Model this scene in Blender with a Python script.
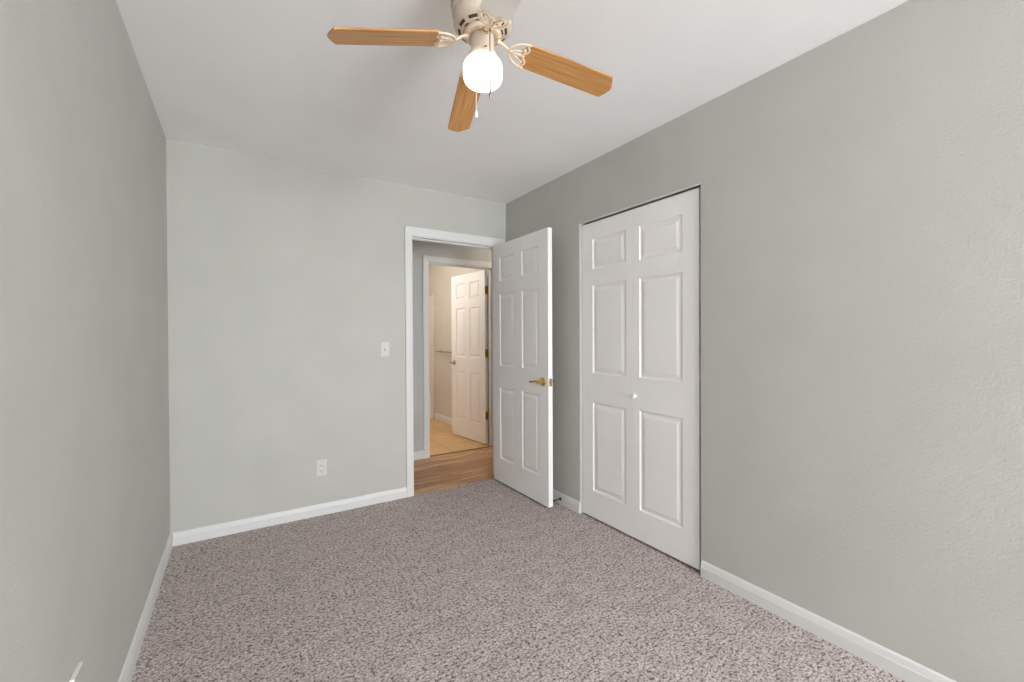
import bpy, bmesh, math, random
from mathutils import Vector, Matrix
random.seed(4)
PI = math.pi
SC = bpy.context.scene
COL = SC.collection
for o in list(bpy.data.objects):
    bpy.data.objects.remove(o)

# ------------------------------------------------------------------ camera
CAM_POS = Vector((0.0, 0.0, 1.2437))
F = Vector((0.53803489, 0.84288576, -0.00787725))
R = Vector((0.84288214, -0.53807711, -0.00476574))
U = Vector((0.00825555, 0.00407546, 0.99995762))
cd = bpy.data.cameras.new('camera')
cd.sensor_fit = 'HORIZONTAL'; cd.sensor_width = 36.0
cd.lens = 428.53 / 1024 * 36.0
cd.clip_start = 0.02; cd.clip_end = 100
cam = bpy.data.objects.new('camera', cd); COL.objects.link(cam)
m = Matrix.Identity(4)
for i in range(3):
    m[i][0] = R[i]; m[i][1] = U[i]; m[i][2] = -F[i]; m[i][3] = CAM_POS[i]
cam.matrix_world = m
SC.camera = cam

# ------------------------------------------------------------------ light
SC.view_settings.view_transform = 'Standard'
SC.view_settings.look = 'None'
SC.view_settings.gamma = 1.0
SC.view_settings.use_curve_mapping = False
SC.view_settings.exposure = 0.12
SC.cycles.max_bounces = 14
SC.cycles.diffuse_bounces = 10
SC.cycles.sample_clamp_indirect = 6.0
SC.cycles.use_denoising = True

w = bpy.data.worlds.new('sky'); SC.world = w; w.use_nodes = True
bg = w.node_tree.nodes['Background']
# soft overcast sky above, brightly lit ground below the horizon
_nt = w.node_tree
_tc = _nt.nodes.new('ShaderNodeTexCoord'); _sx = _nt.nodes.new('ShaderNodeSeparateXYZ'); _mr = _nt.nodes.new('ShaderNodeMapRange')
_mr.inputs['From Min'].default_value = -0.06; _mr.inputs['From Max'].default_value = 0.06
_mr.inputs['To Min'].default_value = 32.0; _mr.inputs['To Max'].default_value = 34
_nt.links.new(_tc.outputs['Generated'], _sx.inputs[0]); _nt.links.new(_sx.outputs['Z'], _mr.inputs['Value'])
_nt.links.new(_mr.outputs['Result'], bg.inputs['Strength'])
bg.inputs['Color'].default_value = (0.93, 0.965, 1.0, 1)

def light(name, kind, loc, energy, color, size=0.1, size_y=None, rot=None, portal=False):
    l = bpy.data.lights.new(name, kind)
    l.energy = energy; l.color = color
    if kind == 'AREA':
        l.shape = 'RECTANGLE'; l.size = size; l.size_y = size_y or size
        if portal: l.cycles.is_portal = True
    else:
        l.shadow_soft_size = size
    o = bpy.data.objects.new(name, l); COL.objects.link(o); o.location = loc
    if rot: o.rotation_euler = rot
    return o

# room measures
H = 2.44
D = 3.2695            # back wall
XL, XR = -0.3547, 2.0265
YR = -3.0            # wall behind the camera
WX0, WX1, WZ0, WZ1 = 0.50, 1.95, 0.60, 2.1     # window behind the camera
light('window_daylight', 'AREA', ((WX0+WX1)/2, YR - 0.06, (WZ0+WZ1)/2), 1, (1, 1, 1), WX1-WX0, WZ1-WZ0, (PI/2, 0, 0), True)
light('bathroom_added_light', 'POINT', (1.35, 5.35, 2.1), 22, (1.0, 0.93, 0.86), 0.15)  # unseen point light, added to warm and brighten the bathroom
light('hall_added_light', 'POINT', (2.95, 3.82, 2.05), 9, (1.0, 0.90, 0.78), 0.15)  # added light out of view, lifts the right part of the hall

# ------------------------------------------------------------------ materials
def srgb(r, g, b):
    f = lambda c: (c/255/12.92) if c/255 <= 0.04045 else ((c/255+0.055)/1.055)**2.4
    return (f(r), f(g), f(b), 1)

def new_mat(name, col, rough=0.5, metal=0.0):
    mt = bpy.data.materials.new(name); mt.use_nodes = True
    b = mt.node_tree.nodes['Principled BSDF']
    b.inputs['Base Color'].default_value = col
    b.inputs['Roughness'].default_value = rough
    b.inputs['Metallic'].default_value = metal
    return mt, mt.node_tree, b

def N(nt, t, **kw):
    n = nt.nodes.new(t)
    for k, v in kw.items(): setattr(n, k, v)
    return n

def coords(nt, scale=(1, 1, 1), kind='Object'):
    tc = N(nt, 'ShaderNodeTexCoord'); mp = N(nt, 'ShaderNodeMapping')
    mp.inputs['Scale'].default_value = scale
    nt.links.new(tc.outputs[kind], mp.inputs['Vector'])
    return mp.outputs['Vector']

def noise(nt, vec, scale, detail=3, rough=0.5):
    n = N(nt, 'ShaderNodeTexNoise')
    n.inputs['Scale'].default_value = scale; n.inputs['Detail'].default_value = detail
    n.inputs['Roughness'].default_value = rough
    nt.links.new(vec, n.inputs['Vector'])
    return n.outputs['Fac']

def ramp(nt, fac, stops):
    r = N(nt, 'ShaderNodeValToRGB')
    el = r.color_ramp.elements
    el[0].position, el[0].color = stops[0]
    el[1].position, el[1].color = stops[-1]
    for p, c in stops[1:-1]:
        e = el.new(p); e.color = c
    nt.links.new(fac, r.inputs['Fac'])
    return r.outputs['Color']

def mix(nt, fac, a, b, mode='MIX'):
    x = N(nt, 'ShaderNodeMix', data_type='RGBA', blend_type=mode)
    if isinstance(fac, float): x.inputs[0].default_value = fac
    else: nt.links.new(fac, x.inputs[0])
    for s, v in ((6, a), (7, b)):
        if isinstance(v, tuple): x.inputs[s].default_value = v
        else: nt.links.new(v, x.inputs[s])
    return x.outputs[2]

def bump(nt, bs, h, strength, dist=0.002):
    b = N(nt, 'ShaderNodeBump')
    b.inputs['Strength'].default_value = strength; b.inputs['Distance'].default_value = dist
    nt.links.new(h, b.inputs['Height']); nt.links.new(b.outputs['Normal'], bs.inputs['Normal'])

def textured_paint(name, col, sc=120, strength=0.5, rough=0.62, var=0.03):
    mt, nt, b = new_mat(name, col, rough)
    v = coords(nt)
    f1 = noise(nt, v, sc, 3, 0.55); f2 = noise(nt, v, sc*0.3, 2, 0.5)
    h = N(nt, 'ShaderNodeMath', operation='MULTIPLY_ADD'); nt.links.new(f2, h.inputs[0]); h.inputs[1].default_value = 0.4; nt.links.new(f1, h.inputs[2])
    bump(nt, b, h.outputs[0], strength, 0.003)
    big = noise(nt, v, 3.0, 2)
    lo = tuple(c*(1-var) for c in col[:3]) + (1,); hi = tuple(min(1, c*(1+var)) for c in col[:3]) + (1,)
    nt.links.new(ramp(nt, big, [(0.3, lo), (0.7, hi)]), b.inputs['Base Color'])
    return mt

M = {}
M['wall'] = textured_paint('grey_wall_paint', srgb(187, 187, 181))
M['hall_wall'] = textured_paint('hall_wall_paint', srgb(190, 190, 188))
M['bath_wall'] = textured_paint('bath_wall_paint', srgb(208, 202, 192))
M['ceiling'] = textured_paint('ceiling_paint', srgb(244, 244, 245), 60, 0.45, 0.8, 0.015)
M['trim'] = textured_paint('white_trim_paint', srgb(219, 219, 218), 30, 0.03, 0.35, 0.01)
M['door'] = textured_paint('white_door_paint', srgb(244, 242, 241), 40, 0.04, 0.42, 0.01)
M['plate'] = new_mat('white_wall_plate', srgb(208, 207, 201), 0.45)[0]
M['plastic'] = new_mat('white_plastic', srgb(232, 231, 226), 0.35)[0]
M['slot'] = new_mat('dark_slot', srgb(70, 66, 60), 0.6)[0]
M['brass'] = new_mat('polished_brass', srgb(206, 172, 104), 0.22, 1.0)[0]
M['nickel'] = new_mat('satin_nickel', srgb(170, 158, 140), 0.3, 1.0)[0]
M['bronze'] = new_mat('dark_bronze', srgb(60, 52, 48), 0.45, 0.6)[0]
M['rubber'] = new_mat('dark_rubber', srgb(40, 38, 38), 0.8)[0]
M['cream'] = new_mat('cream_enamel', srgb(206, 190, 174), 0.42)[0]
M['cream_iron'] = new_mat('ivory_enamel', srgb(226, 206, 180), 0.4)[0]
M['vent_dark'] = new_mat('dark_brown_opening', srgb(70, 48, 32), 0.7)[0]
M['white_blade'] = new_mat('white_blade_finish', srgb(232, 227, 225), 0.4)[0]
M['tub'] = new_mat('white_tub_enamel', srgb(236, 230, 226), 0.2)[0]
M['surround'] = new_mat('cream_shower_panel', srgb(226, 216, 202), 0.3)[0]
M['chrome'] = new_mat('chrome', srgb(200, 198, 192), 0.15, 1.0)[0]
M['hinge_brass'] = new_mat('aged_brass', srgb(176, 136, 72), 0.35, 1.0)[0]  # tan brass of the bathroom door hinges

def carpet():
    mt, nt, b = new_mat('mauve_grey_carpet', (0.3, 0.27, 0.26, 1), 0.95)
    v = coords(nt)
    f1 = noise(nt, v, 105, 3, 0.75)
    f2 = noise(nt, v, 260, 2, 0.6)
    base = ramp(nt, f1, [(0.32, srgb(96, 82, 80)), (0.42, srgb(168, 154, 151)), (0.50, srgb(216, 204, 200)), (0.66, srgb(242, 233, 229))])
    fine = ramp(nt, f2, [(0.36, (0.42, 0.38, 0.37, 1)), (0.50, (1.0, 1.0, 1.0, 1))])
    c = mix(nt, 1.0, base, fine, 'MULTIPLY')
    vs = coords(nt, (5, 11, 1))
    pat = ramp(nt, noise(nt, vs, 1.6, 4, 0.6), [(0.36, (0.84, 0.83, 0.83, 1)), (0.6, (1, 1, 1, 1))])
    c = mix(nt, 1.0, c, pat, 'MULTIPLY')
    f3 = noise(nt, coords(nt, (0.8, 1.3, 1)), 68, 2, 0.65)
    fl = ramp(nt, f3, [(0.36, (0.30, 0.25, 0.25, 1)), (0.46, (0.94, 0.93, 0.93, 1)), (0.58, (1, 1, 1, 1))])
    c = mix(nt, 1.0, c, fl, 'MULTIPLY')
    nt.links.new(c, b.inputs['Base Color'])
    bump(nt, b, f2, 0.6, 0.006)
    return mt
M['carpet'] = carpet()

def planks():
    mt, nt, b = new_mat('oak_plank_floor', srgb(170, 130, 95), 0.42)
    v = coords(nt)
    br = N(nt, 'ShaderNodeTexBrick')
    br.inputs['Scale'].default_value = 1.0
    br.inputs['Brick Width'].default_value = 1.1; br.inputs['Row Height'].default_value = 0.085
    br.inputs['Mortar Size'].default_value = 0.0012
    br.inputs['Color1'].default_value = srgb(240, 198, 150); br.inputs['Color2'].default_value = srgb(196, 150, 108)
    br.inputs['Mortar'].default_value = srgb(96, 66, 44)
    nt.links.new(v, br.inputs['Vector'])
    g = noise(nt, coords(nt, (1.6, 26, 1)), 1.6, 5, 0.6)
    gr = ramp(nt, g, [(0.40, (0.55, 0.46, 0.40, 1)), (0.60, (1, 1, 1, 1))])
    nt.links.new(mix(nt, 1.0, br.outputs['Color'], gr, 'MULTIPLY'), b.inputs['Base Color'])
    return mt
M['planks'] = planks()

def tiles():
    mt, nt, b = new_mat('tan_floor_tile', srgb(200, 165, 120), 0.35)
    v = coords(nt)
    br = N(nt, 'ShaderNodeTexBrick'); br.offset = 0.0
    br.inputs['Scale'].default_value = 1.0
    br.inputs['Brick Width'].default_value = 0.33; br.inputs['Row Height'].default_value = 0.33
    br.inputs['Mortar Size'].default_value = 0.004
    br.inputs['Color1'].default_value = srgb(228, 190, 134); br.inputs['Color2'].default_value = srgb(220, 180, 124)
    br.inputs['Mortar'].default_value = srgb(168, 130, 88)
    nt.links.new(v, br.inputs['Vector'])
    cl = ramp(nt, noise(nt, v, 9, 3), [(0.3, (0.88, 0.85, 0.82, 1)), (0.7, (1, 1, 1, 1))])
    nt.links.new(mix(nt, 1.0, br.outputs['Color'], cl, 'MULTIPLY'), b.inputs['Base Color'])
    return mt
M['tiles'] = tiles()

def blade_wood():
    mt, nt, b = new_mat('honey_oak_blade', srgb(205, 150, 88), 0.35)
    g = noise(nt, coords(nt, (3.0, 85, 20)), 1.5, 4, 0.6)
    c = ramp(nt, g, [(0.28, srgb(158, 104, 54)), (0.5, srgb(196, 142, 82)), (0.72, srgb(212, 160, 100))])
    nt.links.new(c, b.inputs['Base Color'])
    b.inputs['Coat Weight'].default_value = 0.15
    return mt
M['blade'] = blade_wood()

def globe_mat():
    mt, nt, b = new_mat('lit_opal_glass', srgb(250, 246, 236), 0.25)
    b.inputs['Emission Color'].default_value = (1.0, 0.965, 0.91, 1)
    b.inputs['Emission Strength'].default_value = 1.35
    return mt
M['globe'] = globe_mat()

def glass_mat():
    mt = bpy.data.materials.new('window_glass'); mt.use_nodes = True
    nt = mt.node_tree; nt.nodes.clear()
    out = N(nt, 'ShaderNodeOutputMaterial'); mx = N(nt, 'ShaderNodeMixShader')
    tr = N(nt, 'ShaderNodeBsdfTransparent'); gl = N(nt, 'ShaderNodeBsdfGlossy'); gl.inputs['Roughness'].default_value = 0.02
    mx.inputs[0].default_value = 0.06
    nt.links.new(tr.outputs[0], mx.inputs[1]); nt.links.new(gl.outputs[0], mx.inputs[2]); nt.links.new(mx.outputs[0], out.inputs[0])
    return mt
M['glass'] = glass_mat()

# ------------------------------------------------------------------ helpers
def link(name, bm, mat, parent=None, smooth=False, loc=None, doubles=True):
    if doubles: bmesh.ops.remove_doubles(bm, verts=bm.verts, dist=1e-5)
    bmesh.ops.recalc_face_normals(bm, faces=bm.faces)
    me = bpy.data.meshes.new(name); bm.to_mesh(me); bm.free()
    mats = mat if isinstance(mat, (list, tuple)) else [mat]
    for mm in mats: me.materials.append(M[mm])
    if smooth:
        for p in me.polygons: p.use_smooth = True
        try: me.set_sharp_from_angle(angle=math.radians(38))
        except Exception: pass
    o = bpy.data.objects.new(name, me); COL.objects.link(o)
    if parent: o.parent = parent
    if loc: o.location = loc
    return o

def tag(o, label, cat, kind=None, group=None):
    o['label'] = label; o['category'] = cat
    if kind: o['kind'] = kind
    if group: o['group'] = group
    return o

def thing(name, label, cat, loc=(0, 0, 0), rz=0.0, kind=None, group=None):
    o = bpy.data.objects.new(name, None); COL.objects.link(o)
    o.empty_display_size = 0.1
    o.location = loc; o.rotation_euler = (0, 0, rz)
    return tag(o, label, cat, kind, group)

def box(bm, x0, x1, y0, y1, z0, z1, bev=0.0, mi=0):
    t = bmesh.new()
    vs = [t.verts.new((x, y, z)) for x in (x0, x1) for y in (y0, y1) for z in (z0, z1)]
    for f in ((0, 1, 3, 2), (4, 6, 7, 5), (0, 4, 5, 1), (2, 3, 7, 6), (0, 2, 6, 4), (1, 5, 7, 3)):
        t.faces.new([vs[i] for i in f])
    bmesh.ops.recalc_face_normals(t, faces=t.faces)
    if bev: bmesh.ops.bevel(t, geom=t.edges[:], offset=bev, segments=2, affect='EDGES', profile=0.5)
    merge(bm, t, mi)

def merge(bm, t, mi=0, mat=None):
    mp = {}
    for v in t.verts: mp[v] = bm.verts.new(mat @ v.co if mat else v.co)
    for f in t.faces:
        try:
            nf = bm.faces.new([mp[v] for v in f.verts]); nf.material_index = mi
        except ValueError: pass
    t.free()

def lathe(bm, prof, seg=40, c=(0, 0, 0), axis='z', mi=0):
    """prof: (radius, height) from one end to the other"""
    def P(r, h, a):
        if axis == 'z': p = (r*math.cos(a), r*math.sin(a), h)
        elif axis == 'x': p = (h, r*math.cos(a), r*math.sin(a))
        else: p = (r*math.cos(a), h, r*math.sin(a))
        return (p[0]+c[0], p[1]+c[1], p[2]+c[2])
    rings = []
    for r, h in prof:
        if r < 1e-6: rings.append([bm.verts.new(P(0, h, 0))])
        else: rings.append([bm.verts.new(P(r, h, 2*PI*i/seg)) for i in range(seg)])
    for a, b in zip(rings, rings[1:]):
        for i in range(seg):
            j = (i+1) % seg
            if len(a) == 1 and len(b) == 1: continue
            if len(a) == 1: fs = [a[0], b[i], b[j]]
            elif len(b) == 1: fs = [a[i], a[j], b[0]]
            else: fs = [a[i], a[j], b[j], b[i]]
            f = bm.faces.new(fs); f.material_index = mi

def tube(bm, pts, r, seg=8, rs=None, flat=1.0):
    pts = [Vector(p) for p in pts]
    n = len(pts); prev = None; up = None
    for i, p in enumerate(pts):
        d = (pts[min(i+1, n-1)] - pts[max(i-1, 0)]).normalized()
        if up is None:
            up = d.orthogonal().normalized() if abs(d.z) > 0.9 else (Vector((0, 0, 1)) - d*d.z).normalized()
        else:
            up = (up - d*up.dot(d)).normalized()
        s = d.cross(up); rr = rs[i] if rs else r
        ring = [bm.verts.new(p + s*rr*math.cos(2*PI*k/seg) + up*rr*flat*math.sin(2*PI*k/seg)) for k in range(seg)]
        if prev:
            for k in range(seg):
                bm.faces.new([prev[k], prev[(k+1) % seg], ring[(k+1) % seg], ring[k]])
        else: bm.faces.new(ring[::-1])
        prev = ring
    bm.faces.new(prev)

def prism(bm, pts, a, b, fn):
    """extrude closed 2D profile between a and b; fn(u, v, t) -> xyz"""
    A = [bm.verts.new(fn(u, v, a)) for u, v in pts]; B = [bm.verts.new(fn(u, v, b)) for u, v in pts]
    n = len(pts)
    for i in range(n): bm.faces.new([A[i], A[(i+1) % n], B[(i+1) % n], B[i]])
    bm.faces.new(A[::-1]); bm.faces.new(B)


def struct(name, bm, mat, label, cat, smooth=False):
    o = link(name, bm, mat, smooth=smooth); tag(o, label, cat, 'structure'); return o

# ------------------------------------------------------------------ shell
T = 0.115
DX0, DX1, DZ = 1.160, 1.945, 2.045          # bedroom door clear opening
CY0, CY1, CZ = 1.350, 2.281, 2.043          # closet opening in right wall
HY = 4.25                                    # hall far wall face
BX0, BX1, BZ = 1.683, 2.455, 2.035          # bath door clear opening
BWX = 2.56                                   # bath right wall
HX0, HX1 = -0.6, 3.3
HZ = -0.008                                  # hard floor level in the hall
BY1 = 6.98

bm = bmesh.new(); box(bm, XL-T, XR, YR-T, D+0.012, -0.06, 0)
struct('floor', bm, 'carpet', 'speckled mauve-grey looped carpet covering the bedroom', 'carpet')
bm = bmesh.new(); box(bm, HX0, HX1, D+0.012, HY+0.035, -0.06, HZ)
struct('floor_hall', bm, 'planks', 'brown wood plank floor of the hall beyond the open door', 'floor')
bm = bmesh.new(); box(bm, 0.9, BWX+T, HY+0.035, BY1+T, -0.06, HZ+0.001)
o = struct('floor_bathroom', bm, 'tiles', 'tan square tile floor seen through the far doorway', 'floor')
bm = bmesh.new(); box(bm, XL-T, XR+T, YR-T, D+T, H, H+0.08)
struct('ceiling', bm, 'ceiling', 'white lightly textured bedroom ceiling', 'ceiling')
bm = bmesh.new(); box(bm, HX0, HX1, D+T, HY, H, H+0.08)
struct('ceiling_hall', bm, 'ceiling', 'white ceiling over the narrow hall', 'ceiling')
bm = bmesh.new(); box(bm, 0.9, BWX+T, HY, BY1+T, H, H+0.08)
struct('ceiling_bathroom', bm, 'ceiling', 'white ceiling over the bathroom', 'ceiling')

bm = bmesh.new(); box(bm, XL-T, XL, YR-T, D+T, 0, H)
struct('wall_left', bm, 'wall', 'grey textured wall along the left side of the bedroom', 'wall')
J = 0.019
bm = bmesh.new()
box(bm, XL, DX0-J, D, D+T, 0, H); box(bm, DX1+J, XR, D, D+T, 0, H); box(bm, DX0-J, DX1+J, D, D+T, DZ+J, H)
struct('wall_back', bm, 'wall', 'grey wall holding the open bedroom doorway, light switch and outlet', 'wall')
bm = bmesh.new()
box(bm, XR, XR+T, YR-T, CY0, 0, H); box(bm, XR, XR+T, CY0, CY1+0.017, CZ, H); box(bm, XR, XR+T, CY1+0.017, D+T, 0, H)
rc = 0.017
cp_ = [(XR+rc-rc*math.sin(a), CY1+rc-rc*math.cos(a)) for a in [PI/2*i/6 for i in range(7)]]
prism(bm, [(XR+T, CY1)] + cp_ + [(XR+T, CY1+0.017)], 0, CZ, lambda u, v, t: (u, v, t))
struct('wall_right', bm, 'wall', 'long grey wall around the white closet doors', 'wall')
bm = bmesh.new()
box(bm, XL, WX0, YR-T, YR, 0, H); box(bm, WX1, XR, YR-T, YR, 0, H)
box(bm, WX0, WX1, YR-T, YR, 0, WZ0); box(bm, WX0, WX1, YR-T, YR, WZ1, H)
struct('wall_front', bm, 'wall', 'grey wall with the window opposite the doorway', 'wall')
# closet inside
bm = bmesh.new()
box(bm, XR+T, 2.80, 0.95, 1.0, -0.02, H); box(bm, XR+T, 2.80, 3.0, 3.05, -0.02, H); box(bm, 2.75, 2.80, 1.0, 3.0, -0.02, H)
box(bm, XR+T, 2.80, 0.95, 3.05, H, H+0.05)
struct('wall_closet', bm, 'wall', 'walls of the dark closet behind the white folding doors', 'wall')
bm = bmesh.new(); box(bm, XR, 2.80, 0.95, 3.05, -0.06, -0.002)
struct('floor_closet', bm, 'carpet', 'carpet strip running under the closet doors', 'carpet')

# hall and bathroom walls
bm = bmesh.new()
box(bm, HX0, BX0-J, HY, HY+0.11, HZ, H); box(bm, BX1+J, HX1, HY, HY+0.11, HZ, H); box(bm, BX0-J, BX1+J, HY, HY+0.11, BZ+J, H)
struct('wall_hall_back', bm, 'hall_wall', 'hall wall around the bathroom doorway', 'wall')
bm = bmesh.new(); box(bm, HX0-T, HX0, D+T, HY+0.11, HZ, H); box(bm, HX0, XL-T, D, D+T, HZ, H)
struct('wall_hall_left', bm, 'hall_wall', 'end wall closing the left of the hall', 'wall')
bm = bmesh.new(); box(bm, HX1, HX1+T, D+T, HY+0.11, HZ, H); box(bm, XR+T, HX1, D, D+T, HZ, H)
struct('wall_hall_right', bm, 'hall_wall', 'end wall closing the right of the hall', 'wall')
bm = bmesh.new(); box(bm, BWX, BWX+T, HY+0.11, BY1+T, HZ, H)
struct('wall_bathroom_right', bm, 'bath_wall', 'warm beige bathroom wall behind the far door and towel rail', 'wall')
bm = bmesh.new(); box(bm, 0.9, 1.015, HY+0.11, BY1+T, HZ, H); box(bm, 1.015, BWX, BY1, BY1+T, HZ, H)
struct('wall_bathroom_back', bm, 'bath_wall', 'beige bathroom walls beyond the tub', 'wall')

# ------------------------------------------------------------------ trim
def base_prof(hh=0.080, t=0.0135):
    return [(0, 0), (t, 0), (t, hh*0.62), (t*0.86, hh*0.66), (t*0.80, hh*0.74), (t*0.62, hh*0.90), (t*0.40, hh*0.98), (0.0, hh)]
def baseboard(name, segs, label, hh=0.080, z=0.0):
    bm = bmesh.new()
    for kind, plane, a, b in segs:
        if kind == 'x+': fn = lambda u, v, t: (plane+u, t, v+z)
        elif kind == 'x-': fn = lambda u, v, t: (plane-u, t, v+z)
        elif kind == 'y-': fn = lambda u, v, t: (t, plane-u, v+z)
        elif kind == 'y+': fn = lambda u, v, t: (t, plane+u, v+z)
        prism(bm, base_prof(hh), a, b, fn)
    return struct(name, bm, 'trim', label, 'baseboard')
CAS = 0.057
baseboard('baseboard_left', [('x+', XL, YR, D)], 'white baseboard along the left grey wall')
baseboard('baseboard_back', [('y-', D, XL+0.0135, DX0-0.005-CAS+0.002)], 'white baseboard from the far corner to the bedroom door casing')
baseboard('baseboard_right', [('x-', XR, CY1+0.004, D)], 'short white baseboard between the open door and the closet')
baseboard('baseboard_right', [('x-', XR, YR, CY0-0.006)], 'long white baseboard on the right wall running from the closet toward the camera')
baseboard('baseboard_front', [('y+', YR, XL+0.0135, XR-0.0135)], 'white baseboard under the window')
baseboard('baseboard_hall', [('y-', HY, HX0, BX0-0.065)], 'white baseboard of the hall beside the bathroom doorway', 0.085, HZ)
baseboard('baseboard_bathroom', [('x-', BWX, HY+0.13, 6.225)], 'pale baseboard in the bathroom running to the tub', 0.10, HZ)

def casing_prof(wd=CAS, t=0.017):
    # (across from the opening outwards, out of the wall)
    return [(0, 0), (0, t*0.55), (wd*0.06, t*0.68), (wd*0.30, t*0.80), (wd*0.62, t*0.95), (wd*0.90, t), (wd, t*0.86), (wd, 0)]
def frame_trim(name, x0, x1, zt, yf, yb, zf, label, side=-1, wd=CAS, head=None):
    head = head or wd
    bm = bmesh.new()
    r = 0.005
    a0, a1, zz = x0-r, x1+r, zt+r
    def sweep(yface, s):
        pr = casing_prof(wd)
        path = [(-1, 0, a0, zf), (-1, 1, a0, zz), (1, 1, a1, zz), (1, 0, a1, zf)]
        rings = []
        for sx, sz, px, pz in path:
            rings.append([bm.verts.new((px + sx*u, yface + s*v, pz + sz*u*(head/wd))) for u, v in pr])
        n = len(pr)
        for A, B in zip(rings, rings[1:]):
            for i in range(n): bm.faces.new([A[i], A[(i+1) % n], B[(i+1) % n], B[i]])
        bm.faces.new(rings[0]); bm.faces.new(rings[-1])
    sweep(yf, -1); sweep(yb, 1)
    # jamb boards
    box(bm, x0-J, x0, yf, yb, zf, zt); box(bm, x1, x1+J, yf, yb, zf, zt); box(bm, x0-J, x1+J, yf, yb, zt, zt+J)
    # stops
    if side < 0: s0, s1 = yf+0.040, yf+0.075
    else: s0, s1 = yb-0.075, yb-0.040
    box(bm, x0, x0+0.011, s0, s1, zf, zt-0.011); box(bm, x1-0.011, x1, s0, s1, zf, zt-0.011); box(bm, x0, x1, s0, s1, zt-0.011, zt)
    return struct(name, bm, 'trim', label, 'door frame')
frame_trim('trim_1', DX0, DX1, DZ, D, D+T, 0.0, 'white casing and jamb around the open bedroom doorway', -1, head=0.068)
frame_trim('trim_2', BX0, BX1, BZ, HY, HY+0.11, HZ, 'white casing and jamb around the bathroom doorway in the hall', 1, 0.062)
bm = bmesh.new(); box(bm, BX0, BX1, HY+0.012, HY+0.048, HZ, HZ+0.006, 0.002)
M['threshold'] = new_mat('brown_threshold', srgb(140, 98, 62), 0.4)[0]
struct('trim_3', bm, 'threshold', 'narrow brown threshold strip between hall planks and bathroom tile', 'threshold')
# closet head track
bm = bmesh.new()
box(bm, XR+0.002, XR+0.0045, CY0+0.001, CY1-0.001, CZ-0.008, CZ-0.0005)
struct('trim_4', bm, 'trim', 'thin white sliding track across the top of the closet opening', 'track')

# ------------------------------------------------------------------ molded doors
def molded(bm, W, Z0, Z1, t, panels, back=True):
    """slab: local x 0..W, front face at y=0 facing -y, thickness to y=t.  panels: (x0,x1,z0,z1)"""
    xs = sorted({0, W} | {p[0] for p in panels} | {p[1] for p in panels})
    zs = sorted({Z0, Z1} | {p[2] for p in panels} | {p[3] for p in panels})
    prof = [(0, 0), (0.003, 0.0022), (0.006, 0.0060), (0.011, 0.0082), (0.016, 0.0082), (0.020, 0.0070), (0.038, 0.0016), (0.041, 0.0012)]
    for face, s in ((0.0, 1), (t, -1)):
        if s < 0 and not back:
            f = bm.faces.new([bm.verts.new((x, t, z)) for x, z in ((0, Z0), (W, Z0), (W, Z1), (0, Z1))]); continue
        for i in range(len(xs)-1):
            for j in range(len(zs)-1):
                x0, x1, z0, z1 = xs[i], xs[i+1], zs[j], zs[j+1]
                cx, cz = (x0+x1)/2, (z0+z1)/2
                ip = any(p[0] < cx < p[1] and p[2] < cz < p[3] for p in panels)
                if not ip:
                    bm.faces.new([bm.verts.new((x, face, z)) for x, z in ((x0, z0), (x1, z0), (x1, z1), (x0, z1))])
        for (x0, x1, z0, z1) in panels:
            prev = None
            for o, dp in prof:
                y = face + s*dp
                ring = [bm.verts.new((x, y, z)) for x, z in ((x0+o, z0+o), (x1-o, z0+o), (x1-o, z1-o), (x0+o, z1-o))]
                if prev:
                    for k in range(4): bm.faces.new([prev[k], prev[(k+1) % 4], ring[(k+1) % 4], ring[k]])
                prev = ring
            bm.faces.new(prev)
    # rim
    for a, b in (((0, Z0), (W, Z0)), ((W, Z0), (W, Z1)), ((W, Z1), (0, Z1)), ((0, Z1), (0, Z0))):
        bm.faces.new([bm.verts.new((a[0], 0, a[1])), bm.verts.new((b[0], 0, b[1])), bm.verts.new((b[0], t, b[1])), bm.verts.new((a[0], t, a[1]))])

def six(W, rows, st, mid):
    pw = (W - 2*st - mid)/2
    return [(x, x+pw, a, b) for x in (st, st+pw+mid) for a, b in rows]

def xlever(p, x, y, z, sgn, mat, out=-1):
    """round rose with spindle and lever; out = direction along local y, lever runs toward sgn*x"""
    bm = bmesh.new()
    o = out
    lathe(bm, [(0, o*0.0), (0.030, o*0.0), (0.0315, o*0.003), (0.028, o*0.008), (0.017, o*0.011), (0.012, o*0.016), (0.011, o*0.040), (0.0125, o*0.044), (0.0125, o*0.056), (0.009, o*0.060), (0, o*0.061)], 28, (x, y, z), 'y')
    rose = link('door_handle', bm, mat, p, True)
    bm = bmesh.new()
    pts = []; rs = []
    for k in range(15):
        u = k/14
        pts.append((x + sgn*(0.004+0.100*u), y + o*(0.050 - 0.010*math.sin(u*PI*0.9)), z + 0.004*math.sin(u*PI*1.6)))
        rs.append(0.0095 - 0.0035*math.sin(min(1, u*1.5)*PI/2) + (0.0022 if u > 0.85 else 0))
    tube(bm, pts, 0.008, 12, rs, 1.0)
    link('lever', bm, mat, rose, True)
    return rose

def knuckle_hinge(p, x, y, z, mat='brass', lx=0.02, ly=0.0):
    bm = bmesh.new()
    lathe(bm, [(0, -0.050), (0.004, -0.050), (0.0055, -0.046), (0.0055, 0.046), (0.004, 0.050), (0, 0.052)], 14, (x, y, z), 'z')
    box(bm, x-0.0008, x+0.0008, y-0.032, y, z-0.044, z+0.044)
    return link('hinge', bm, mat, p, True)

# bedroom door: local x runs hinge->free edge, front (-y local) is the hall side face
ROWS = [(0.215, 0.822), (1.005, 1.612), (1.724, 1.925)]
W1, T1 = 0.783, 0.038
d1 = thing('door_1', 'white six-panel bedroom door standing open in front of the right wall', 'door', (1.875, 3.243, 0.0), 0, 'structure')
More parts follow.
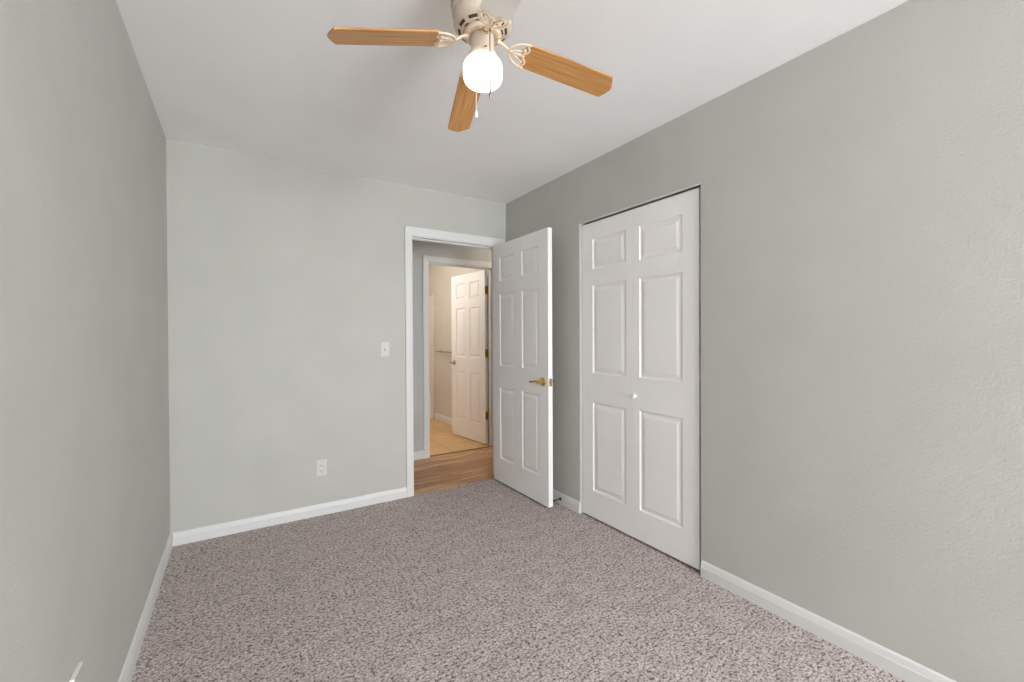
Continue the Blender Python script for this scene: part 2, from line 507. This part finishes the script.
# local +x -> world -y ; local -y (front) -> world -x
d1.rotation_euler = (0, 0, -PI/2 + math.atan2(0.004, 0.783))
bm = bmesh.new(); molded(bm, W1, 0.014, 2.036, T1, six(W1, ROWS, 0.112, 0.106))
# widths tuned to the photograph
link('door_slab', bm, 'door', d1)
xlever(d1, W1-0.062, 0.0, 0.918, -1, 'brass', -1)
xlever(d1, W1-0.062, T1, 0.918, -1, 'brass', 1)
bm = bmesh.new(); box(bm, W1-0.0005, W1+0.0016, T1/2-0.0125, T1/2+0.0125, 0.918-0.028, 0.918+0.028, 0.0005)
lp = link('latch_plate', bm, 'brass', d1)
bm = bmesh.new()
prism(bm, [(0, -0.006), (0.010, -0.006), (0.004, 0.006), (0, 0.006)], 0.918-0.009, 0.918+0.009, lambda u, v, t: (W1+0.0016+u, T1/2+v, t))
link('latch_bolt', bm, 'nickel', lp)
for z in (0.25, 1.03, 1.82):
    knuckle_hinge(d1, -0.003, T1+0.006, z)

# closet folding doors in the right wall, local x -> world -y, front faces -x
d2 = thing('door_2', 'pair of white folding closet doors closed in the right wall', 'door', (2.040, 2.277, 0.0), -PI/2, 'structure')
BR = [(0.192, 0.801), (0.996, 1.600), (1.705, 1.914)]
seam = 0.457
for k, (a, b, p0, p1) in enumerate([(0.0, seam-0.0003, 0.105, 0.405), (seam+0.0003, 0.908, 0.509, 0.809)]):
    bm = bmesh.new()
    molded(bm, b-a, 0.012 if k else 0.010, 2.025, 0.030, [(p0-a, p1-a, z0, z1) for z0, z1 in BR])
    lf = link('door_leaf', bm, 'door', d2, loc=(a, 0, 0))
    if k == 1:
        bm = bmesh.new()
        lathe(bm, [(0, 0), (0.0095, 0), (0.0085, -0.004), (0.0075, -0.010), (0.010, -0.014), (0.0158, -0.018), (0.0170, -0.023), (0.0150, -0.028), (0.008, -0.0305), (0, -0.031)], 26, (0.478-a, 0, 0.884), 'y')
        link('knob', bm, 'knob' if 'knob' in M else 'plastic', lf, True)

# bathroom door, opened into the bathroom
W3 = 0.742
d3 = thing('door_3', 'cream-lit six-panel bathroom door half open beyond the hall', 'door', (2.449, 4.366, 0.0), math.radians(-83.4), 'structure')
bm = bmesh.new()
t3 = bmesh.new(); molded(t3, W3, HZ+0.014, 2.030, 0.035, six(W3, ROWS, 0.108, 0.10))
merge(bm, t3, 0, Matrix.Translation((-W3-0.004, -0.035, 0)))
link('door_slab', bm, 'door', d3)
xlever(d3, -W3+0.056, -0.035, 0.93, 1, 'nickel', -1)
xlever(d3, -W3+0.056, 0.0, 0.93, 1, 'nickel', 1)
for z in (0.335, 1.06, 1.80):
    bm = bmesh.new()
    lathe(bm, [(0, -0.052), (0.005, -0.052), (0.0065, -0.048), (0.0065, 0.048), (0.005, 0.052), (0, 0.054)], 14, (0.001, 0.001, z), 'z')
    box(bm, -0.0042, -0.0026, -0.033, 0, z-0.045, z+0.045)
    link('hinge', bm, 'hinge_brass', d3, True)

# ------------------------------------------------------------------ door stop
st = thing('door_stop', 'small dark rod door stop screwed to the baseboard behind the open door', 'door stop', (XR-0.0135, 2.492, 0.040))
bm = bmesh.new(); lathe(bm, [(0, 0), (0.0125, 0), (0.0125, -0.004), (0.008, -0.008), (0.0045, -0.009), (0.0045, -0.060), (0, -0.060)], 18, (0, 0, 0), 'x')
link('rod', bm, 'bronze', st, True)
bm = bmesh.new(); lathe(bm, [(0, -0.058), (0.0075, -0.058), (0.0085, -0.066), (0.0075, -0.073), (0, -0.075)], 18, (0, 0, 0), 'x')
link('rubber_tip', bm, 'rubber', st, True)

# ------------------------------------------------------------------ wall plates (local: plate in xz plane facing -y)
def plate_bm():
    bm = bmesh.new()
    pr = [(0.035, 0.0575, 0.0), (0.035, 0.0575, -0.003), (0.0325, 0.055, -0.0055), (0.030, 0.0525, -0.006)]
    prev = None
    for hx, hz, y in pr:
        ring = [bm.verts.new((sx*hx, y, sz*hz)) for sx, sz in ((-1, -1), (1, -1), (1, 1), (-1, 1))]
        if prev:
            for k in range(4): bm.faces.new([prev[k], prev[(k+1) % 4], ring[(k+1) % 4], ring[k]])
        prev = ring
    bm.faces.new(prev)
    return bm
def screw(p, z):
    bm = bmesh.new(); lathe(bm, [(0, -0.006), (0.003, -0.006), (0.003, -0.0068), (0, -0.0072)], 12, (0, 0, z), 'y')
    link('screw', bm, 'plastic', p, True)
sw = thing('light_switch', 'white toggle light switch plate beside the bedroom doorway', 'light switch', (0.9385, D, 1.160))
link('plate', plate_bm(), 'plate', sw)
bm = bmesh.new(); box(bm, -0.0052, 0.0052, -0.0068, -0.0058, -0.012, 0.012)
link('toggle_slot', bm, 'slot', sw)
bm = bmesh.new(); prism(bm, [(-0.0060, -0.008), (-0.0060, 0.008), (-0.018, 0.012), (-0.0185, 0.006)], -0.0042, 0.0042, lambda u, v, t: (t, u, v))
link('toggle', bm, 'plastic', sw)
screw(sw, 0.030); screw(sw, -0.030)
def outlet(loc, rz, label):
    t = thing('power_outlet', label, 'outlet', loc, rz, group='wall outlets')
    link('plate', plate_bm(), 'plate', t)
    for z in (0.0195, -0.0195):
        bm = bmesh.new()
        pts = []
        for k in range(28):
            a = 2*PI*k/28; pts.append((0.0172*math.cos(a), max(-0.0125, min(0.0125, 0.0172*math.sin(a)))))
        prism(bm, pts, -0.0058, -0.0080, lambda u, v, q: (u, q, z+v))
        f = link('receptacle', bm, 'plate', t)
        bm = bmesh.new()
        box(bm, -0.0075, -0.0055, -0.0084, -0.0079, z-0.001, z+0.008); box(bm, 0.0055, 0.0075, -0.0084, -0.0079, z, z+0.007)
        lathe(bm, [(0, -0.0079), (0.0026, -0.0079), (0.0026, -0.0084), (0, -0.0084)], 12, (0, 0, z-0.0075), 'y')
        link('slots', bm, 'slot', f)
    screw(t, 0)
outlet((0.4855, D, 0.330), 0, 'white duplex power outlet low on the back wall')
cp = thing('cover_plate', 'wall-grey cover plate with a pale rim low on the left wall', 'cover plate', (XL, 1.490, 0.356), PI/2)
bm = bmesh.new(); box(bm, -0.036, 0.036, -0.010, 0, -0.0585, 0.0585, 0.002)
link('rim', bm, 'plastic', cp)
bm = bmesh.new(); box(bm, -0.0355, 0.0355, -0.0115, -0.0101, -0.058, 0.056, 0.0006)
link('cover', bm, 'wall', cp)

# ------------------------------------------------------------------ ceiling fan
FX, FY, FZ = 0.684, 1.2415, 2.22
fan = thing('ceiling_fan', 'cream flush-mount ceiling fan with four blades and a lit globe', 'ceiling fan', (FX, FY, FZ))
# local z=0 is the blade plane at the axis
bm = bmesh.new()
lathe(bm, [(0, 0.22), (0.098, 0.22), (0.100, 0.200), (0.1035, 0.190), (0.1035, 0.150), (0.101, 0.144), (0.099, 0.141), (0.1035, 0.136), (0.1045, 0.112),
           (0.1030, 0.104), (0.0970, 0.100), (0.0965, 0.092), (0.0995, 0.089), (0.0995, 0.078), (0.0985, 0.075), (0.0925, 0.072), (0.0920, 0.064), (0.0950, 0.061), (0.0950, 0.046), (0.0930, 0.040), (0.0885, 0.036),
           (0.0850, 0.0320), (0.0700, 0.0230), (0.0685, 0.0205), (0.0, 0.0205)], 72)
housing = link('motor_housing', bm, 'cream', fan, True)
def under_slot(r0, r1, a, da, z0, z1, nm):
    bm = bmesh.new(); pv = None
    for i in range(9):
        b = a + (i/8-0.5)*da
        q = [bm.verts.new((r*math.cos(b), r*math.sin(b), z)) for r, z in ((r0, z0), (r1, z1), (r1, z1+0.002), (r0, z0+0.002))]
        if pv:
            for e in range(4): bm.faces.new([pv[e], pv[(e+1) % 4], q[(e+1) % 4], q[e]])
        else: bm.faces.new(q)
        pv = q
    bm.faces.new(pv[::-1])
    return link(nm, bm, 'vent_dark', housing)
sl = (0.0320-0.0230)/0.015
for k in range(10):
    under_slot(0.0725, 0.0805, math.radians(2+36*k), 0.40, 0.0230+sl*0.0025-0.0004, 0.0230+sl*0.0105-0.0004, 'vent_slot')
for k in range(8):
    under_slot(0.0630, 0.0675, -0.27+(k//2)*PI/2+(0.42 if k % 2 else -0.42), 0.30, 0.0200, 0.0200, 'gap_slot')
# flywheel ring carrying the irons
bm = bmesh.new()
lathe(bm, [(0.036, 0.0200), (0.060, 0.0200), (0.0615, 0.016), (0.0605, 0.010), (0.057, 0.007), (0.046, 0.007), (0.042, 0.010), (0.036, 0.010)], 56)
ring = link('flywheel', bm, 'cream_iron', fan, True)
for k in range(8):
    a = 2*PI*(k+0.5)/8 - 0.27
    bm = bmesh.new(); lathe(bm, [(0, 0.0078), (0.0042, 0.0078), (0.0042, 0.0045), (0.003, 0.0032), (0, 0.003)], 14, (0.0520*math.cos(a), 0.0520*math.sin(a), 0), 'z')
    link('bolt', bm, 'cream', ring, True)
# light fitter
bm = bmesh.new()
lathe(bm, [(0.030, 0.022), (0.0365, 0.018), (0.0378, 0.010), (0.0378, -0.040), (0.0385, -0.044), (0.0440, -0.047), (0.0475, -0.051), (0.0475, -0.059), (0.045, -0.061), (0.0, -0.061)], 48)
fit = link('light_fitter', bm, 'cream', fan, True)
for k in range(3):
    a = 2*PI*k/3 - 1.9
    bm = bmesh.new(); lathe(bm, [(0, 0.044), (0.0025, 0.044), (0.0025, 0.050), (0.004, 0.051), (0.004, 0.055), (0, 0.056)], 12, (0, 0, 0), 'x')
    s = link('thumb_screw', bm, 'brass', fit, True, loc=(0, 0, -0.055)); s.rotation_euler = (0, 0, a)
bm = bmesh.new(); lathe(bm, [(0, 0.036), (0.0055, 0.036), (0.0055, 0.041), (0.004, 0.043), (0, 0.043)], 14, (0, 0, 0), 'x')
s = link('switch_nut', bm, 'brass', fit, True, loc=(0, 0, 0.000)); s.rotation_euler = (0, 0, math.radians(-100))
# globe: squarish opal schoolhouse shape
bm = bmesh.new()
pr = []
GC, GR, GH = -0.1055, 0.0650, 0.0440
for k in range(33):
    t = -PI/2 + PI*k/32
    c, s_ = math.cos(t), math.sin(t)
    n = 3.5
    q = (abs(c)**n + abs(s_)**n)**(-1/n)
    pr.append((max(0, GR*q*c) if 0 < k < 32 else 0, GC + GH*q*s_))
pr = [p for p in pr if p[1] < -0.0625]
pr += [(0.044, -0.060), (0.044, -0.054)]
lathe(bm, pr, 56)
link('globe', bm, 'globe', fan, True)

BR_, BW, BCH, BR0, DROOP, PITCH, PHI = 0.479, 0.0480, 0.0208, 0.141, 0.1751, -0.1773, -0.2702
def blade_bm():
    bm = bmesh.new()
    pts = [(BR0+0.002, -BW*0.80), (BR0+0.012, -BW*0.97), (BR0+0.03, -BW), (BR_-BCH, -BW), (BR_-BCH*0.25, -BW*0.36), (BR_, 0), (BR_-BCH*0.25, BW*0.36), (BR_-BCH, BW),
           (BR0+0.03, BW), (BR0+0.012, BW*0.97), (BR0+0.002, BW*0.80),
           (BR0-0.004, BW*0.5), (BR0-0.012, BW*0.25), (BR0-0.004, 0.0), (BR0-0.012, -BW*0.25), (BR0-0.004, -BW*0.5)]
    prism(bm, pts, 0.0, 0.0055, lambda u, v, t: (u, v, t))
    return bm
def iron_bm():
    """decorative bracket, blade frame coordinates; lies under the blade"""
    bm = bmesh.new()
    z = -0.0015
    c = BR0 - 0.012; rad = BW*0.98
    def band(pts, wd, th=0.0032):
        n = len(pts); pv = None
        for i, p in enumerate(pts):
            p = Vector((p[0], p[1])); a = Vector(pts[max(i-1, 0)][:2]); b = Vector(pts[min(i+1, n-1)][:2])
            d_ = (b-a).normalized(); s_ = Vector((-d_.y, d_.x))
            h_ = wd/2
            q = [bm.verts.new((p.x+s_.x*o, p.y+s_.y*o, zz)) for o, zz in ((-h_, z+0.001), (-h_*0.55, z-th), (h_*0.55, z-th), (h_, z+0.001))]
            if pv:
                for e in range(4): bm.faces.new([pv[e], pv[(e+1) % 4], q[(e+1) % 4], q[e]])
            else: bm.faces.new(q)
            pv = q
        bm.faces.new(pv[::-1])
    x1_ = BR0 + 0.014; dep = 0.062
    band([(x1_ - dep*math.cos(a), rad*math.sin(a)) for a in [(-1.0 + 2.0*k/26)*PI*0.5 for k in range(27)]], 0.0085)
    sc = []
    for k in range(33):
        u = -1 + 2*k/32
        sc.append((x1_ - 0.012 - 0.007*math.cos(u*PI*2.0) + 0.010*abs(u), u*rad*0.98))
    band(sc, 0.0075)
    band([(x1_-dep, 0), (x1_-0.016, 0)], 0.010)
    for sg in (-1, 1):
        band([(x1_-dep+0.006, 0), (x1_-0.042, sg*rad*0.24), (x1_-0.026, sg*rad*0.30), (x1_-0.012, sg*rad*0.50)], 0.0065)
    for yy in (-0.5, 0, 0.5):
        lathe(bm, [(0, z-0.006), (0.0045, z-0.006), (0.0058, z-0.003), (0.0058, z+0.002), (0, z+0.002)], 12, (x1_-0.014, yy*rad, 0), 'z')
    return bm
for k in range(4):
    ph = PHI + k*PI/2
    d = Vector((math.cos(ph)*math.cos(DROOP), math.sin(ph)*math.cos(DROOP), -math.sin(DROOP)))
    t = Vector((-math.sin(ph), math.cos(ph), 0)); n = d.cross(t)
    t2 = t*math.cos(PITCH) + n*math.sin(PITCH); n2 = d.cross(t2)
    mm = Matrix.Identity(4)
    for i in range(3): mm[i][0] = d[i]; mm[i][1] = t2[i]; mm[i][2] = n2[i]
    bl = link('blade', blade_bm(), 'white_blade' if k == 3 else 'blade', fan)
    bl.matrix_local = mm
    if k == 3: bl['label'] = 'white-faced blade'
    ir = link('blade_bracket', iron_bm(), 'cream_iron', fan, True)
    ir.matrix_local = mm
    # arm from flywheel to bracket (in fan frame)
    bm = bmesh.new()
    e = Vector((math.cos(ph), math.sin(ph), 0))
    hubx = BR0 + 0.014 - 0.062
    end = d*(hubx+0.003) + n2*(-0.0015)
    pts = [e*0.050 + Vector((0, 0, 0.006)), e*0.062 + Vector((0, 0, 0.003)), e*0.074 + Vector((0, 0, -0.004)), end]
    # smooth
    def cr(P, n_=5):
        out = []
        Q = [P[0]] + P + [P[-1]]
        for i in range(1, len(Q)-2):
            for j in range(n_):
                u = j/n_
                out.append(0.5*((2*Q[i]) + (Q[i+1]-Q[i-1])*u + (2*Q[i-1]-5*Q[i]+4*Q[i+1]-Q[i+2])*u*u + (3*Q[i]-Q[i-1]-3*Q[i+1]+Q[i+2])*u**3))
        return out + [P[-1]]
    cp = cr(pts)
    tube(bm, cp, 0.0045, 10, [0.0085 - 0.0042*math.sin(min(1, i/len(cp)*1.8)*PI/2) for i in range(len(cp))])
    link('bracket_arm', bm, 'cream_iron', ir, True).matrix_parent_inverse = mm.inverted()

# pull chains
def chain(x, y, z0, z1, r, mat, fob, fobmat, label=None):
    bm = bmesh.new()
    n_ = int((z0-z1)/0.0042)
    for i in range(n_):
        z = z0 - (i+0.5)*(z0-z1)/n_
        lathe(bm, [(0, r*1.0), (r*0.87, r*0.5), (r*0.87, -r*0.5), (0, -r*1.0)], 6, (x, y, z), 'z')
    tube(bm, [(x, y, z0), (x, y, z1)], r*0.8, 6)
    c = link('pull_chain', bm, mat, fan, True)
    bm = bmesh.new(); lathe(bm, [(rr, z1+hh) for rr, hh in fob], 18, (x, y, 0), 'z')
    link('pull_knob', bm, fobmat, c, True)
FV = Vector((F.x, F.y, 0)).normalized(); RV = Vector((R.x, R.y, 0)).normalized()
p1 = FV*(-0.071) + RV*0.027
M['chain_dark'] = new_mat('dark_brass_chain', srgb(66, 56, 46), 0.5)[0]
chain(p1.x, p1.y, -0.004, -0.205, 0.0020, 'chain_dark', [(0, 0.002), (0.0022, 0), (0.0036, -0.008), (0.0040, -0.016), (0.0022, -0.024), (0, -0.026)], 'nickel')
p2 = FV*0.056 - RV*0.027
chain(p2.x, p2.y, -0.030, -0.198, 0.0014, 'plastic', [(0, 0.002), (0.0022, 0), (0.0050, -0.010), (0.0062, -0.018), (0.0045, -0.026), (0, -0.029)], 'plastic')
# short arm the front chain hangs from
bm = bmesh.new()
q1 = FV*(-0.034) + RV*0.013
tube(bm, [(q1.x, q1.y, -0.001), ((q1.x+p1.x)/2, (q1.y+p1.y)/2, 0.001), (p1.x, p1.y, -0.003)], 0.0018, 8)
link('chain_guide', bm, 'brass', fit, True)
bm = bmesh.new()
q2 = FV*(0.034) - RV*0.0155
tube(bm, [(q2.x, q2.y, -0.026), (p2.x, p2.y, -0.029)], 0.0018, 8)
link('chain_guide', bm, 'brass', fit, True)

# ------------------------------------------------------------------ bathroom fittings
tub = thing('bathtub', 'white bathtub across the far end of the bathroom', 'bathtub', (1.018, 6.235, HZ))
bm = bmesh.new()
Wt, Dt, Ht = 1.535, 0.74, 0.400
box(bm, 0, Wt, 0, 0.014, 0, Ht-0.03)                          # apron
def rr(x0, x1, y0, y1, r, z, n=6):
    out = []
    for cx, cy, a0 in ((x1-r, y0+r, -PI/2), (x1-r, y1-r, 0), (x0+r, y1-r, PI/2), (x0+r, y0+r, PI)):
        for k in range(n+1):
            a = a0 + PI/2*k/n; out.append(bm.verts.new((cx+r*math.cos(a), cy+r*math.sin(a), z)))
    return out
loops = [rr(0, Wt, 0, Dt, 0.004, Ht-0.035), rr(0, Wt, 0, Dt, 0.006, Ht-0.006), rr(0.006, Wt-0.006, 0.006, Dt-0.006, 0.01, Ht), rr(0.06, Wt-0.06, 0.07, Dt-0.06, 0.09, Ht),
         rr(0.075, Wt-0.075, 0.085, Dt-0.075, 0.10, Ht-0.02), rr(0.13, Wt-0.13, 0.13, Dt-0.12, 0.12, 0.12), rr(0.18, Wt-0.18, 0.18, Dt-0.17, 0.12, 0.09)]
for A, B in zip(loops, loops[1:]):
    for i in range(len(A)): bm.faces.new([A[i], A[(i+1) % len(A)], B[(i+1) % len(A)], B[i]])
bm.faces.new(loops[-1])
link('tub_shell', bm, 'tub', tub, True)
bm = bmesh.new(); lathe(bm, [(0, 0), (0.02, 0), (0.02, 0.10), (0.024, 0.105), (0.024, 0.12), (0, 0.12)], 18, (0, 0, 0), 'x')
sp = link('tub_spout', bm, 'chrome', tub, True, loc=(Wt, 0.37, 0.52)); sp.rotation_euler = (0, 0, PI)

bm = bmesh.new()
box(bm, 2.551, BWX-0.0005, 6.255, BY1-0.001, 0.395, 1.90, 0.003)
box(bm, 2.540, BWX-0.0005, 6.235, 6.275, 0.395, 1.92, 0.004)
struct('trim_5', bm, 'surround', 'cream shower wall panel rising above the bathtub', 'shower panel', True)
sh = thing('shower_fitting', 'small pale shower head on the bathroom wall above the tub', 'shower head', (2.551, 6.38, 1.73))
bm = bmesh.new()
lathe(bm, [(0, 0), (0.028, 0), (0.026, -0.006), (0.012, -0.010), (0, -0.010)], 20, (0, 0, 0), 'x')
tube(bm, [(0, 0, 0), (-0.04, 0, -0.002), (-0.08, 0, -0.022), (-0.10, 0, -0.045)], 0.009, 12)
link('shower_arm', bm, 'tub', sh, True)
bm = bmesh.new()
t = bmesh.new(); lathe(t, [(0, 0.012), (0.012, 0.012), (0.014, -0.004), (0.034, -0.036), (0.035, -0.050), (0.030, -0.053), (0, -0.053)], 24)
merge(bm, t, 0, Matrix.Translation((-0.100, 0, -0.045)) @ Matrix.Rotation(math.radians(38), 4, 'Y'))
link('spray_head', bm, 'tub', sh, True)

rl = thing('towel_rail', 'thin metal towel rail on the beige bathroom wall beside the far door', 'towel rail', (BWX, 0, 1.042))
for y in (5.97, 5.40):
    bm = bmesh.new()
    lathe(bm, [(0, 0), (0.022, 0), (0.022, -0.005), (0.012, -0.010), (0.009, -0.012), (0.009, -0.060), (0.011, -0.064), (0.011, -0.078), (0, -0.080)], 18, (0, y, 0), 'x')
    link('bracket', bm, 'nickel', rl, True)
bm = bmesh.new(); lathe(bm, [(0, 5.34), (0.010, 5.34), (0.010, 6.03), (0, 6.03)], 14, (-0.068, 0, 0), 'y')
link('rail', bm, 'nickel', rl, True)

# ------------------------------------------------------------------ window behind the camera
def window(name, label, loc, rz, hw, hh):
    wn = thing(name, label, 'window', loc, rz, 'structure')
    bm = bmesh.new()
    box(bm, -hw, -hw+0.04, -0.04, 0.03, 0, hh); box(bm, hw-0.04, hw, -0.04, 0.03, 0, hh)
    box(bm, -hw+0.04, hw-0.04, -0.04, 0.03, 0, 0.04); box(bm, -hw+0.04, hw-0.04, -0.04, 0.03, hh-0.04, hh); box(bm, -0.022, 0.022, -0.035, 0.025, 0.04, hh-0.04)
    link('window_frame', bm, 'trim', wn)
    for a, b in ((-hw+0.04, -0.022), (0.022, hw-0.04)):
        bm = bmesh.new(); box(bm, a, b, -0.004, 0.0, 0.04, hh-0.04); link('pane', bm, 'glass', wn)
    bm = bmesh.new(); box(bm, -hw-0.05, hw+0.05, T/2, T/2+0.03, -0.022, 0, 0.004)
    link('window_sill', bm, 'trim', wn)
window('window_1', 'white framed window in the end wall facing the doorway', ((WX0+WX1)/2, YR-T/2, WZ0), 0, (WX1-WX0)/2, WZ1-WZ0)
